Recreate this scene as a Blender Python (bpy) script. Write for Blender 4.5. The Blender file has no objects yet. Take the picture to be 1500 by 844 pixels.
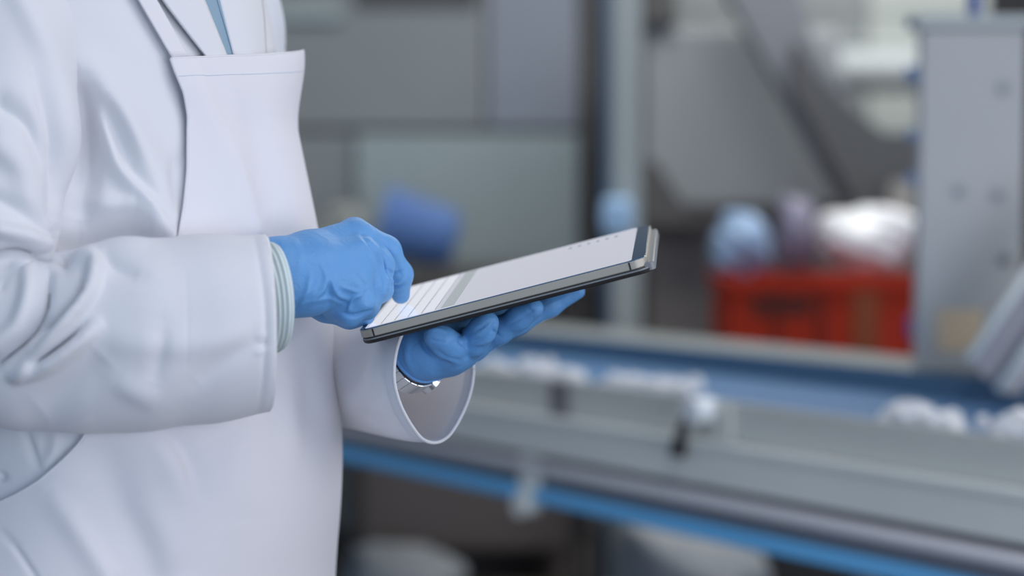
import bpy, bmesh, math, random
import numpy as np
from mathutils import Vector, Matrix
from mathutils.bvhtree import BVHTree
random.seed(7); np.random.seed(7)
SC = bpy.context.scene
COL = SC.collection
PI = math.pi

# ------------------------------------------------------------------ camera
F = 2500.0                                   # focal length in pixels (1500 x 844 frame)
CAM = np.array([0.0, 0.0, 1.25])
PITCH = math.atan(142.0 / F)
FW = np.array([0, math.cos(PITCH), -math.sin(PITCH)])
UP = np.array([0, math.sin(PITCH), math.cos(PITCH)])
RT = np.array([1.0, 0, 0])
cd = bpy.data.cameras.new('camera'); cam = bpy.data.objects.new('camera', cd); COL.objects.link(cam)
cam.location = CAM; cam.rotation_euler = (PI/2 - PITCH, 0, 0)
cd.sensor_width = 36; cd.lens = F / 1500 * 36
cd.clip_start = 0.05
cd.dof.use_dof = True; cd.dof.focus_distance = 1.42; cd.dof.aperture_fstop = 2.0
SC.camera = cam

# ------------------------------------------------------------------ light
SC.view_settings.view_transform = 'Standard'; SC.view_settings.look = 'None'
SC.view_settings.gamma = 1; SC.view_settings.use_curve_mapping = False
SC.view_settings.exposure = -0.03
w = bpy.data.worlds.new('world'); SC.world = w; w.use_nodes = True
bg = w.node_tree.nodes['Background']
bg.inputs[0].default_value = (0.44, 0.58, 0.82, 1); bg.inputs[1].default_value = 0.50
def area(name, loc, target, sx, sy, power, col):
    l = bpy.data.lights.new(name, 'AREA'); l.shape = 'RECTANGLE'; l.size = sx; l.size_y = sy
    l.energy = power; l.color = col
    o = bpy.data.objects.new(name, l); COL.objects.link(o); o.location = loc
    d = Vector(target) - Vector(loc)
    o.rotation_euler = d.to_track_quat('-Z', 'Y').to_euler()
    return o
area('overhead_light', (0.7, 0.7, 3.05), (0.0, 1.5, 1.0), 1.6, 0.8, 15, (1.0, 0.96, 0.93))
area('overhead_light', (1.2, 4.4, 3.05), (1.2, 4.4, 0), 2.6, 1.2, 58, (1.0, 0.98, 0.96))
area('overhead_light', (-1.4, 4.4, 3.05), (-1.4, 4.4, 0), 2.0, 1.2, 16, (1.0, 0.98, 0.96))
area('fill_light', (2.9, 0.55, 1.75), (-0.3, 1.6, 1.0), 1.8, 1.6, 25, (1.0, 0.95, 0.97))  # added soft fill from the right, brightens the apron front; source unseen
area('fill_light', (2.1, -1.25, 1.2), (0.1, 1.6, 0.95), 2.0, 1.7, 38, (0.84, 0.89, 1.0))  # added front-right fill for sleeves, gloves and conveyor
area('fill_light', (-0.75, -1.5, 0.8), (-0.05, 1.5, 1.1), 0.9, 0.7, 9, (0.66, 0.80, 1.0))  # small added fill aimed low into the left cuff
area('overhead_light', (1.8, 7.0, 3.05), (1.8, 7.6, 1.6), 2.4, 0.8, 45, (1.0, 0.98, 0.96))  # added overhead light to lift the dim back wall on the right

# ------------------------------------------------------------------ maths helpers
def c(px, py, d):                            # pixel + depth -> camera-frame metres
    return np.array([(px - 750) / F * d, (422 - py) / F * d, d])
def c2w(v):
    v = np.asarray(v, float)
    return CAM + v[..., 0:1] * RT + v[..., 1:2] * UP + v[..., 2:3] * FW
def P(px, py, d):
    return c2w(c(px, py, d))
def w2px(v):
    r = np.asarray(v) - CAM
    X = r @ RT; Y = r @ UP; Z = r @ FW
    return 750 + X / Z * F, 422 - Y / Z * F, Z
def lin(r, g, b):
    f = lambda u: (u/255/12.92) if u/255 <= 0.04045 else ((u/255 + 0.055)/1.055)**2.4
    return (f(r), f(g), f(b), 1)
def smooth(t):
    t = np.clip(t, 0, 1); return t*t*(3 - 2*t)
def crom(pts, n=8):                          # Catmull-Rom resample
    p = np.array(pts, float)
    if len(p) < 3: return np.array([p[0] + (p[-1]-p[0])*t for t in np.linspace(0, 1, n+1)])
    q = np.vstack([2*p[0]-p[1], p, 2*p[-1]-p[-2]]); out = []
    for i in range(1, len(q)-2):
        for t in np.linspace(0, 1, n, endpoint=False):
            out.append(0.5*((2*q[i]) + (-q[i-1]+q[i+1])*t + (2*q[i-1]-5*q[i]+4*q[i+1]-q[i+2])*t*t + (-q[i-1]+3*q[i]-3*q[i+1]+q[i+2])*t**3))
    out.append(p[-1]); return np.array(out)

# ------------------------------------------------------------------ materials
def mat(name, col, rough=0.5, metal=0.0, bump=None, var=0.0, vscale=8, emit=None, estr=0, sheen=0, spec=0.5, sub=0, wave=None, coat=0):
    m = bpy.data.materials.new(name); m.use_nodes = True
    nt = m.node_tree; b = nt.nodes['Principled BSDF']
    b.inputs['Base Color'].default_value = col
    b.inputs['Roughness'].default_value = rough; b.inputs['Metallic'].default_value = metal
    b.inputs['Specular IOR Level'].default_value = spec
    if sheen: b.inputs['Sheen Weight'].default_value = sheen
    if coat: b.inputs['Coat Weight'].default_value = coat
    if sub:
        b.inputs['Subsurface Weight'].default_value = sub; b.inputs['Subsurface Scale'].default_value = 0.004
    tc = nt.nodes.new('ShaderNodeTexCoord')
    if var:
        n = nt.nodes.new('ShaderNodeTexNoise'); n.inputs['Scale'].default_value = vscale; n.inputs['Detail'].default_value = 4
        mx = nt.nodes.new('ShaderNodeMix'); mx.data_type = 'RGBA'
        mx.inputs[6].default_value = tuple(x*(1-var) for x in col[:3]) + (1,)
        mx.inputs[7].default_value = tuple(min(1, x*(1+var)) for x in col[:3]) + (1,)
        nt.links.new(tc.outputs['Object'], n.inputs['Vector']); nt.links.new(n.outputs[0], mx.inputs[0])
        nt.links.new(mx.outputs[2], b.inputs['Base Color'])
    if bump:
        prev = None
        for (sc, st, dist, stretch) in bump:
            mp = nt.nodes.new('ShaderNodeMapping'); mp.inputs['Scale'].default_value = stretch
            n = nt.nodes.new('ShaderNodeTexNoise'); n.inputs['Scale'].default_value = sc; n.inputs['Detail'].default_value = 5
            n.inputs['Distortion'].default_value = dist
            bp = nt.nodes.new('ShaderNodeBump'); bp.inputs['Strength'].default_value = st; bp.inputs['Distance'].default_value = 0.002
            nt.links.new(tc.outputs['Object'], mp.inputs[0]); nt.links.new(mp.outputs[0], n.inputs['Vector'])
            nt.links.new(n.outputs[0], bp.inputs['Height'])
            if prev: nt.links.new(prev.outputs[0], bp.inputs['Normal'])
            prev = bp
        nt.links.new(prev.outputs[0], b.inputs['Normal'])
    if emit:
        b.inputs['Emission Color'].default_value = emit; b.inputs['Emission Strength'].default_value = estr
    return m
M = {}
M['coat'] = mat('white_coat_cotton', (0.735, 0.74, 0.765, 1), 0.62, bump=[(14, 0.35, 0.2, (1, 1, 1)), (900, 0.05, 0, (1, 1, 0.4))], sheen=0.15, spec=0.3)
M['apron'] = mat('white_apron_cotton', (0.765, 0.755, 0.785, 1), 0.66, bump=[(16, 0.3, 0.2, (1, 1, 1)), (900, 0.05, 0, (1, 1, 0.4))], sheen=0.1, spec=0.25)
M['thin'] = mat('thin_white_cotton', (0.93, 0.96, 1.0, 1), 0.65, spec=0.25, bump=[(14, 0.3, 0.2, (1, 1, 1))])
_nt = M['thin'].node_tree; _tr_ = _nt.nodes.new('ShaderNodeBsdfTranslucent'); _tr_.inputs[0].default_value = (0.90, 0.94, 1.0, 1)
_mx = _nt.nodes.new('ShaderNodeMixShader'); _mx.inputs[0].default_value = 0.36
_nt.links.new(_nt.nodes['Principled BSDF'].outputs[0], _mx.inputs[1]); _nt.links.new(_tr_.outputs[0], _mx.inputs[2]); _nt.links.new(_mx.outputs[0], _nt.nodes['Material Output'].inputs['Surface'])
M['seam'] = mat('hem_stitching', (0.66, 0.70, 0.79, 1), 0.7, spec=0.2)
M['lining'] = mat('inner_hem_cotton', (0.82, 0.90, 1.0, 1), 0.7, spec=0.2)
M['knit'] = mat('knitted_cuff', (0.70, 0.80, 0.80, 1), 0.8, spec=0.2)
M['shirt'] = mat('pale_teal_shirt', lin(140, 166, 184), 0.7)
M['glove'] = mat('blue_nitrile', lin(100, 158, 214), 0.5, bump=[(28, 0.55, 1.0, (1, 1, 1)), (75, 0.30, 2.0, (1, 1, 1.6))], spec=0.42, sub=0.05)
M['skin'] = mat('skin', lin(205, 160, 135), 0.55, sub=0.1)
M['hair'] = mat('dark_hair', lin(45, 34, 28), 0.6)
M['eye'] = mat('eye', lin(60, 45, 40), 0.2)
M['trouser'] = mat('dark_trousers', lin(50, 55, 66), 0.8)
M['shoe'] = mat('white_work_shoe', lin(205, 205, 205), 0.5)
M['steel'] = mat('polished_watch_steel', (0.82, 0.82, 0.80, 1), 0.16, 1.0)
M['tabside'] = mat('grey_aluminium_tablet', lin(172, 168, 156), 0.42, 0.3)
M['tabbezel'] = mat('black_glass_bezel', lin(0, 84, 128), 0.12, coat=1)
M['band'] = mat('antenna_line', lin(28, 28, 28), 0.5)
M['case'] = mat('dark_folio_case', lin(34, 33, 33), 0.5)
M['casegrey'] = mat('grey_case_layer', lin(128, 132, 134), 0.4)

# ------------------------------------------------------------------ object helpers
ORG = {}
def tag(o, label=None, cat=None, group=None, kind=None):
    if label: o['label'] = label
    if cat: o['category'] = cat
    if group: o['group'] = group
    if kind: o['kind'] = kind
    return o
def thing(name, loc, label, cat, group=None):
    o = bpy.data.objects.new(name, None); COL.objects.link(o); o.location = [float(v) for v in loc]
    o.empty_display_size = 0.1; ORG[o.name] = np.array(loc, float)
    return tag(o, label, cat, group)
def mesh(name, V, Fc, m, parent=None, sm=True, org=None, autosmooth=None):
    V = np.asarray(V, float)
    if parent is not None: o0 = ORG[parent.name]
    else:
        o0 = np.array([(V[:, 0].min()+V[:, 0].max())/2, (V[:, 1].min()+V[:, 1].max())/2, V[:, 2].min()]) if org is None else np.array(org, float)
    me = bpy.data.meshes.new(name)
    me.from_pydata((V - o0).tolist(), [], [tuple(int(i) for i in f) for f in Fc] if not isinstance(Fc, np.ndarray) else Fc.tolist())
    if m is not None: me.materials.append(m)
    me.polygons.foreach_set('use_smooth', [sm]*len(me.polygons))
    me.update()
    o = bpy.data.objects.new(name, me); COL.objects.link(o)
    ORG[o.name] = o0
    if parent is not None: o.parent = parent
    else: o.location = o0
    if autosmooth: me.set_sharp_from_angle(angle=math.radians(autosmooth))
    return o
class MB:
    def __init__(s): s.v = []; s.f = []
    def add(s, V, Fc):
        k = len(s.v); s.v += [tuple(map(float, p)) for p in V]; s.f += [tuple(int(i)+k for i in f) for f in Fc]; return s
    def hexa(s, p):                           # 8 corner points: 0-3 bottom loop, 4-7 top loop
        return s.add(p, [(3, 2, 1, 0), (4, 5, 6, 7), (0, 1, 5, 4), (1, 2, 6, 5), (2, 3, 7, 6), (3, 0, 4, 7)])
    def box(s, a, b):
        (x0, y0, z0), (x1, y1, z1) = a, b
        return s.hexa([(x0, y0, z0), (x1, y0, z0), (x1, y1, z0), (x0, y1, z0), (x0, y0, z1), (x1, y0, z1), (x1, y1, z1), (x0, y1, z1)])
    def tube(s, pts, r, n=12, cap=True):
        pts = [np.array(p, float) for p in pts]; rs = r if hasattr(r, '__len__') else [r]*len(pts)
        k = len(s.v); prev = None
        for i, p in enumerate(pts):
            t = pts[min(i+1, len(pts)-1)] - pts[max(i-1, 0)]; t = t/np.linalg.norm(t)
            if prev is None:
                a = np.array([0, 0, 1.0]) if abs(t[2]) < 0.9 else np.array([1.0, 0, 0])
            else: a = prev
            u = a - t*np.dot(a, t); u /= np.linalg.norm(u); v = np.cross(t, u); prev = u
            for j in range(n):
                q = p + rs[i]*(math.cos(2*PI*j/n)*u + math.sin(2*PI*j/n)*v); s.v.append(tuple(q))
        for i in range(len(pts)-1):
            for j in range(n):
                s.f.append((k+i*n+j, k+i*n+(j+1) % n, k+(i+1)*n+(j+1) % n, k+(i+1)*n+j))
        if cap:
            s.f.append(tuple(k+j for j in range(n))[::-1]); s.f.append(tuple(k+(len(pts)-1)*n+j for j in range(n)))
        return s
    def build(s, name, m, parent=None, sm=False, bevel=0, **kw):
        o = mesh(name, s.v, s.f, m, parent, sm, **kw)
        if bevel:
            md = o.modifiers.new('bevel', 'BEVEL'); md.width = bevel; md.segments = 2; md.limit_method = 'ANGLE'
        return o
def grid_faces(nr, nc, wrap=False):
    i, j = np.meshgrid(np.arange(nr-1), np.arange(nc if wrap else nc-1), indexing='ij')
    i = i.ravel(); j = j.ravel(); j2 = (j+1) % nc
    return np.stack([i*nc+j, i*nc+j2, (i+1)*nc+j2, (i+1)*nc+j], 1)
def normals_grid(G, wrap):
    if wrap: du = np.roll(G, -1, 1) - np.roll(G, 1, 1)
    else: du = np.gradient(G, axis=1)
    dv = np.gradient(G, axis=0)
    n = np.cross(du, dv); n /= (np.linalg.norm(n, axis=2, keepdims=True)+1e-12)
    return n

# signed-distance modelling, turned into one continuous surface (surface nets)
def seg(Pn, a, b, ra, rb, sc=(1, 1, 1)):
    s = np.array(sc, np.float32); a = np.array(a, np.float32); b = np.array(b, np.float32)
    ba = (b-a)*s; x = (Pn[..., 0]-a[0])*s[0]; y = (Pn[..., 1]-a[1])*s[1]; z = (Pn[..., 2]-a[2])*s[2]
    h = np.clip((x*ba[0]+y*ba[1]+z*ba[2])/max(1e-9, float(ba@ba)), 0, 1)
    return np.sqrt((x-ba[0]*h)**2+(y-ba[1]*h)**2+(z-ba[2]*h)**2) - (ra+(rb-ra)*h)
def smin(a, b, k):
    h = np.clip(0.5+0.5*(b-a)/k, 0, 1); return b*(1-h)+a*h-k*h*(1-h)
def nets(fn, lo, hi, res):
    lo = np.array(lo, float); hi = np.array(hi, float)
    n = np.ceil((hi-lo)/res).astype(int)+1
    ax = [lo[i]+np.arange(n[i])*res for i in range(3)]
    Pn = np.stack(np.meshgrid(*ax, indexing='ij'), -1).astype(np.float32)
    D = fn(Pn); del Pn
    ins = D < 0
    cc = sum(ins[i:n[0]-1+i, j:n[1]-1+j, k:n[2]-1+k].astype(np.int8) for i in (0, 1) for j in (0, 1) for k in (0, 1))
    act = (cc > 0) & (cc < 8); idx = -np.ones(act.shape, np.int64); A = np.argwhere(act); idx[act] = np.arange(len(A))
    acc = np.zeros((len(A), 3)); cnt = np.zeros(len(A))
    for axis in range(3):
        o = [a for a in range(3) if a != axis]
        for u in (0, 1):
            for v in (0, 1):
                p = A.copy(); p[:, o[0]] += u; p[:, o[1]] += v; q = p.copy(); q[:, axis] += 1
                d0 = D[tuple(p.T)]; d1 = D[tuple(q.T)]; m = (d0 < 0) != (d1 < 0)
                t = np.where(m, d0/np.where(m, d0-d1, 1), 0)
                pos = p.astype(float); pos[:, axis] += t
                acc[m] += pos[m]; cnt[m] += 1
    V = lo + acc/cnt[:, None]*res
    Fs = []
    for axis in range(3):
        o = [(axis+1) % 3, (axis+2) % 3]
        s0 = [slice(None)]*3; s1 = [slice(None)]*3; s0[axis] = slice(0, -1); s1[axis] = slice(1, None)
        a = ins[tuple(s0)]; b = ins[tuple(s1)]
        E = np.argwhere(a != b)
        ok = (E[:, o[0]] > 0) & (E[:, o[1]] > 0) & (E[:, o[0]] < act.shape[o[0]]) & (E[:, o[1]] < act.shape[o[1]]); E = E[ok]
        def cell(du, dv):
            q = E.copy(); q[:, o[0]] -= du; q[:, o[1]] -= dv; return idx[tuple(q.T)]
        q = np.stack([cell(1, 1), cell(0, 1), cell(0, 0), cell(1, 0)], 1)
        fl = a[tuple(E.T)]; q[~fl] = q[~fl][:, ::-1]; Fs.append(q)
    Fs = np.vstack(Fs); Fs = Fs[(Fs >= 0).all(1)]
    return V, Fs
def vnormals(V, Fs):
    n = np.cross(V[Fs[:, 2]]-V[Fs[:, 0]], V[Fs[:, 3]]-V[Fs[:, 1]]); N = np.zeros_like(V)
    for k in range(4): np.add.at(N, Fs[:, k], n)
    return N/(np.linalg.norm(N, axis=1, keepdims=True)+1e-12)
def relax(V, Fs, it=2):
    for _ in range(it):
        S = np.zeros_like(V); C = np.zeros(len(V))
        for k in range(4):
            np.add.at(S, Fs[:, k], V[Fs[:, (k+1) % 4]]+V[Fs[:, k-1]]); np.add.at(C, Fs[:, k], 2)
        V = V*0.5 + 0.5*S/C[:, None]
    return V

# cloth folds: ridges (+) and valleys (-), in mm, drawn along curves over the camera-facing side of the cloth
def folds(px, py, specs, gain=1.0):
    H = np.zeros_like(px)
    for sp in specs:
        pts, amp, wl, wr = sp[:4]; end = sp[4] if len(sp) > 4 else 0.0
        q = crom(pts, 6); L = np.r_[0, np.cumsum(np.linalg.norm(np.diff(q, axis=0), axis=1))]
        R = 3*max(wl, wr); m = (px > q[:, 0].min()-R) & (px < q[:, 0].max()+R) & (py > q[:, 1].min()-R) & (py < q[:, 1].max()+R)
        if not m.any(): continue
        x = px[m]; y = py[m]; best = np.full(x.shape, 1e9); sd = np.zeros_like(x); ss = np.zeros_like(x)
        for i in range(len(q)-1):
            a = q[i]; b = q[i+1]; d = b-a; l2 = d@d+1e-9
            h = np.clip(((x-a[0])*d[0]+(y-a[1])*d[1])/l2, 0, 1)
            ex = x-a[0]-d[0]*h; ey = y-a[1]-d[1]*h; dd = np.hypot(ex, ey)
            k = dd < best; best[k] = dd[k]; sd[k] = (d[0]*ey-d[1]*ex)[k]; ss[k] = ((L[i]+h*(L[i+1]-L[i]))/L[-1])[k]
        wdt = np.where(sd > 0, wr, wl)        # wr: to the right of travel (image, y down)
        s2 = np.clip(ss, 0, 1); taper = np.sin(PI*(0.04+0.92*s2))**0.6
        if end > 0: taper = np.where(s2 > 0.5, 1.0, taper)
        if end < 0: taper = np.where(s2 < 0.5, 1.0, taper)
        H[m] += amp*0.001*gain*taper*np.exp(-(best/wdt)**2)
    return H

# fold curves of the cloth and the gloves
# (curve, height mm, width left of travel px, width right of travel px [, +1 = end open, -1 = start open])
TORSO_FOLDS = [
 ([(112, 95), (150, 130), (190, 200), (225, 275), (250, 345)], 13, 30, 22),
 ([(118, 120), (128, 180), (128, 250), (118, 320)], -20, 18, 22),
 ([(143, 160), (158, 205), (175, 250), (215, 300), (252, 345)], 10, 9, 13),
 ([(150, 150), (170, 190), (190, 240)], -10, 10, 14),
 ([(180, 290), (215, 320), (245, 350)], 6, 10, 14),
 ([(262, 225), (255, 260), (262, 320)], -4, 10, 12),
 ([(60, -20), (90, 60), (112, 110)], -3, 20, 20),
 ([(35, 622), (48, 660), (60, 690)], -2.5, 5, 8), ([(82, 622), (80, 660), (62, 690)], 2.5, 8, 10),
  ([(-5, 694), (8, 702)], -4, 6, 6),
 ([(85, 378), (150, 352), (225, 338)], -22, 26, 26), ([(120, 290), (160, 300), (195, 300)], 8, 22, 18),
]
APRON_FOLDS = [
 ([(270, 95), (310, 160), (345, 250), (370, 340)], 6, 16, 26, 1),
 ([(300, 100), (322, 160), (335, 210)], -2.5, 18, 14),
 ([(390, 100), (405, 200), (440, 330)], 2.5, 20, 20, 1),
 ([(360, 160), (385, 240), (410, 340)], -5, 16, 20, 1),
 ([(245, 635), (275, 670), (290, 720)], -4, 16, 12), ([(225, 640), (255, 690), (270, 740)], 3, 14, 20),
 ([(75, 720), (110, 765), (160, 844)], 5, 14, 22, 1), ([(130, 640), (170, 720), (230, 844)], -10, 45, 50, 1),
 ([(0, 775), (25, 805), (55, 850)], -2.5, 4, 4, 1),
 ([(200, 720), (240, 790), (260, 860)], 4, 26, 22, 1),
 ([(330, 560), (345, 640), (350, 760)], 3.5, 40, 30), ([(430, 480), (450, 560), (455, 640)], -4, 18, 22),
 ([(400, 520), (425, 600), (430, 680)], 3, 16, 20), ([(470, 500), (485, 580), (492, 650)], 3, 10, 14),
]
SLEEVE_FOLDS = [
 # upper arm
 ([(20, -20), (60, 60), (90, 140), (95, 220), (90, 300)], 5, 22, 18, -1),
 ([(52, 120), (80, 210), (72, 310)], -9, 15, 11), ([(0, 155), (40, 185), (66, 250)], -8, 18, 15, -1),
 ([(0, 215), (30, 250), (45, 330)], 5, 20, 18, -1), ([(-10, 290), (30, 310), (70, 350)], -5, 12, 14, -1),
 ([(-5, 335), (40, 345), (78, 358)], 9, 8, 10, -1),
 # crook of the arm
 ([(-10, 372), (30, 368), (72, 378)], -16, 7, 7, -1), ([(82, 345), (92, 370), (92, 392)], -14, 13, 12),
 ([(113, 380), (141, 386), (136, 425), (106, 465), (70, 505), (28, 548)], 14, 7, 10),
 ([(124, 405), (118, 432), (90, 465), (55, 500)], -10, 8, 7),
 ([(142, 478), (112, 505), (70, 535), (25, 552)], 12, 9, 11), ([(124, 478), (92, 505), (52, 530)], -12, 7, 7),
 ([(40, 385), (45, 430), (30, 475), (0, 505)], 9, 9, 12, 1), ([(72, 400), (64, 455), (37, 500), (-5, 535)], -13, 8, 9, 1),
 ([(20, 385), (0, 420)], -6, 8, 8, 1), 
 ([(150, 372), (170, 395), (205, 405)], -5, 12, 12), ([(115, 372), (160, 362), (215, 352)], 5, 8, 14),
 ([(150, 520), (110, 560), (60, 600)], -8, 26, 26),
 # broad soft shape of the forearm
 ([(240, 480), (235, 520), (225, 560)], -3, 12, 16), ([(160, 500), (260, 505), (370, 490)], 3, 22, 20),
 ([(385, 490), (340, 520), (290, 560)], -3, 14, 18), ([(170, 560), (230, 590)], 3, 18, 14),
 ([(272, 400), (274, 470), (272, 540)], -0.4, 3, 3),
 # cuff hem
 ([(383, 350), (396, 420), (399, 480), (394, 560), (386, 600)], 1.6, 12, 5),
 ([(372, 352), (384, 420), (388, 480), (383, 560), (376, 600)], -1.0, 4, 4),
 ([(375, 492), (392, 488)], 1.2, 3, 3), ([(375, 505), (394, 502)], -1.2, 3, 3), ([(372, 518), (392, 512)], 1.0, 3, 3),
]
LEFT_FOLDS = [([(560, 500), (548, 560), (520, 600)], 3, 10, 14), ([(540, 500), (525, 550), (505, 580)], -3, 10, 14), ([(580, 600), (540, 595), (510, 580)], 1.5, 8, 8)]
RGLOVE = [
 ([(482, 402), (474, 424), (458, 440)], 1.7, 3, 5), ([(484, 404), (492, 430), (512, 440)], 1.5, 4, 3), ([(480, 418), (484, 436), (480, 452)], -1.6, 4, 4),
 ([(455, 400), (450, 425), (440, 450)], .8, 3, 4), ([(470, 385), (476, 405), (470, 420)], .6, 3, 3), ([(500, 420), (525, 428), (540, 420)], .8, 3, 3),
 ([(510, 456), (516, 438), (530, 432)], 2.0, 2.5, 3), ([(500, 458), (520, 462), (545, 455)], -1.8, 3, 3), ([(440, 446), (480, 438), (510, 450)], .8, 3, 4),
 ([(530, 345), (552, 370), (562, 400), (565, 425)], -2.4, 4, 3), ([(545, 350), (572, 372), (588, 405)], -.7, 3, 3), ([(528, 365), (546, 395), (556, 425)], .7, 4, 5),
 ([(568, 395), (578, 400), (590, 396)], -1.4, 2, 2), ([(569, 408), (580, 414), (593, 408)], 1.3, 2, 2), ([(570, 418), (582, 420), (595, 415)], -1.4, 2, 2), ([(572, 428), (584, 431), (596, 426)], .6, 2, 2),
 ([(405, 352), (412, 400), (414, 455)], -.5, 5, 6), ([(430, 350), (440, 375), (436, 400)], .4, 5, 5), ([(520, 400), (535, 420), (538, 440)], -.8, 4, 4),
 ([(420, 445), (450, 430), (470, 410)], .6, 4, 5),
]
LGLOVE = [
 ([(622, 485), (618, 502), (632, 520), (658, 532)], -1.8, 3, 3), ([(628, 510), (645, 522), (668, 530)], 1.2, 3, 3), ([(640, 512), (655, 524), (675, 528)], -.8, 2.5, 2.5),
 ([(622, 486), (640, 482), (654, 486)], .8, 2, 3), ([(624, 494), (640, 500), (652, 500)], -.7, 2, 2),
 ([(675, 480), (674, 500), (684, 508)], -1.2, 3, 3), ([(694, 500), (706, 496), (718, 486)], -1.1, 2, 2), ([(690, 492), (702, 488), (714, 478)], .7, 2, 2),
 ([(698, 482), (708, 478), (719, 470)], -.7, 2, 2), ([(686, 505), (712, 502), (730, 488)], .8, 3, 3), ([(725, 470), (722, 484), (732, 492)], -1.3, 3, 3),
 ([(600, 495), (596, 525), (606, 545)], .7, 4, 5), ([(586, 500), (590, 530), (600, 548)], -.7, 3, 4), ([(640, 540), (680, 528), (715, 505)], .6, 3, 5),
 ([(745, 476), (765, 466), (785, 452)], -.6, 2, 2), ([(770, 450), (782, 458)], -.7, 2, 2), ([(800, 448), (830, 436)], .5, 2, 2),
]
# ================================================================== SETTING
floor_m = mat('brown_grey_floor', lin(98, 92, 90), 0.55, var=0.25, vscale=2.2, bump=[(30, 0.2, 0, (1, 1, 1))])
ceil_m = mat('ceiling_panel', lin(150, 153, 152), 0.8)
wall_m = mat('grey_wall_panel', lin(140, 147, 148), 0.6, var=0.04)
wallb_m = mat('brightened_wall_panel', lin(180, 188, 184), 0.6, var=0.05)  # colour raised to brighten the poorly lit upper-right wall
o = MB().box((-5, -0.8, -0.06), (6.5, 9.2, 0)).build('floor', floor_m); tag(o, kind='structure')
o = MB().box((-5, 2.6, 3.2), (6.5, 9.2, 3.3)).build('ceiling', ceil_m); tag(o, kind='structure')
wb = MB().box((-5, 8.36, 0), (6.5, 8.5, 3.2)).build('wall_back', wall_m); tag(wb, kind='structure')
o = MB().box((-5.1, 2.6, 0), (-5, 9.2, 3.2)).build('wall_left', wall_m); tag(o, kind='structure')
for i in range(12):
    x0 = -5 + i*0.96
    for (z0, z1, mm) in ((0.02, 1.2, wall_m), (1.22, 2.1, wallb_m if x0 > 0.9 else wall_m), (2.12, 3.18, wallb_m if x0 > 0.9 else wall_m)):
        MB().box((x0+0.008, 8.33, z0), (x0+0.95, 8.36, z1)).build('wall_panel', mm, wb)

# ================================================================== CONVEYOR
Q0 = P(1255, 612, 2.6)
uu = np.array([-0.634, 0.773, 0]); uu /= np.linalg.norm(uu); nn = np.array([uu[1], -uu[0], 0])
def CV(s, p, z): return np.array([Q0[0]+uu[0]*s+nn[0]*p, Q0[1]+uu[1]*s+nn[1]*p, z])
def cvb(mb, s0, s1, p0, p1, z0, z1):
    return mb.hexa([CV(s0, p0, z0), CV(s0, p1, z0), CV(s1, p1, z0), CV(s1, p0, z0), CV(s0, p0, z1), CV(s0, p1, z1), CV(s1, p1, z1), CV(s1, p0, z1)])
def s_at(px, p, z=0.876):                      # station along the conveyor
    for s in np.linspace(-1.5, 5, 1300):
        if w2px(CV(s, p, z))[0] < px: return s
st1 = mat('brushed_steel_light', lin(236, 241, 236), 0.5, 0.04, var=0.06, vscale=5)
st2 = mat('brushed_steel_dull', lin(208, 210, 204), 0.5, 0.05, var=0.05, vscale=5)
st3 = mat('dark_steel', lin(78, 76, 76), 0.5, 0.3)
belt_m = mat('blue_belt', lin(84, 126, 170), 0.5)
bguide_m = mat('blue_grey_side_guide', lin(84, 116, 142), 0.5)
rbelt_m = mat('bright_blue_return_belt', lin(118, 200, 255), 0.45)
cv = thing('conveyor', CV(1.0, 0.2, 0), 'long grey steel conveyor with a blue belt running behind the person', 'conveyor')
S0, S1 = -1.5, 5.0
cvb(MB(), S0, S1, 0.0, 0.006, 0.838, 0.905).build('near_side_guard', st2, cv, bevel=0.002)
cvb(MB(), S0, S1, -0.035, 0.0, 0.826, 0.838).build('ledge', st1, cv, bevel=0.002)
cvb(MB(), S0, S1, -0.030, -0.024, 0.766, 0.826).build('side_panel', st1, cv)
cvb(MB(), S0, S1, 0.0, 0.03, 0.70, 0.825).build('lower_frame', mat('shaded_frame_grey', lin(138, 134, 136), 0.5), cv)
MB().tube([CV(S0, -0.012, 0.738), CV(S1, -0.012, 0.738)], 0.014, 16).build('side_tube', mat('grey_tube', lin(205, 205, 208), 0.4, 0.1), cv, sm=True)
cvb(MB(), S0, S1, 0.012, 0.50, 0.868, 0.876).build('belt', belt_m, cv)
cvb(MB(), S0, S1, 0.50, 0.506, 0.86, 0.921).build('far_side_guide', bguide_m, cv)
cvb(MB(), S0, S1, 0.506, 0.76, 0.86, 0.915).build('far_rail', mat('far_rail_grey', lin(142, 150, 150), 0.5), cv, bevel=0.003)
cvb(MB(), S0, S1, 0.76, 0.78, 0.70, 0.90).build('far_frame', st2, cv)
sH = s_at(778, -0.01, 0.69)
for a, b in ((S0, sH-0.03), (sH+0.03, S1)):
    cvb(MB(), a, b, -0.030, 0.40, 0.674, 0.699).build('return_belt', rbelt_m, cv, bevel=0.004)
cvb(MB(), sH-0.025, sH+0.025, -0.02, 0.0, 0.655, 0.76).build('belt_hanger', st1, cv, bevel=0.004)
MB().tube([CV(sH, -0.04, 0.665), CV(sH, 0.0, 0.665)], 0.022, 16).build('hanger_roller', st1, cv, sm=True, autosmooth=40)
for s in (-1.2, 3.6):
    for p in (0.06, 0.70):
        cvb(MB(), s-0.02, s+0.02, p-0.02, p+0.02, 0.0, 0.86).build('leg', st2, cv)
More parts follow.
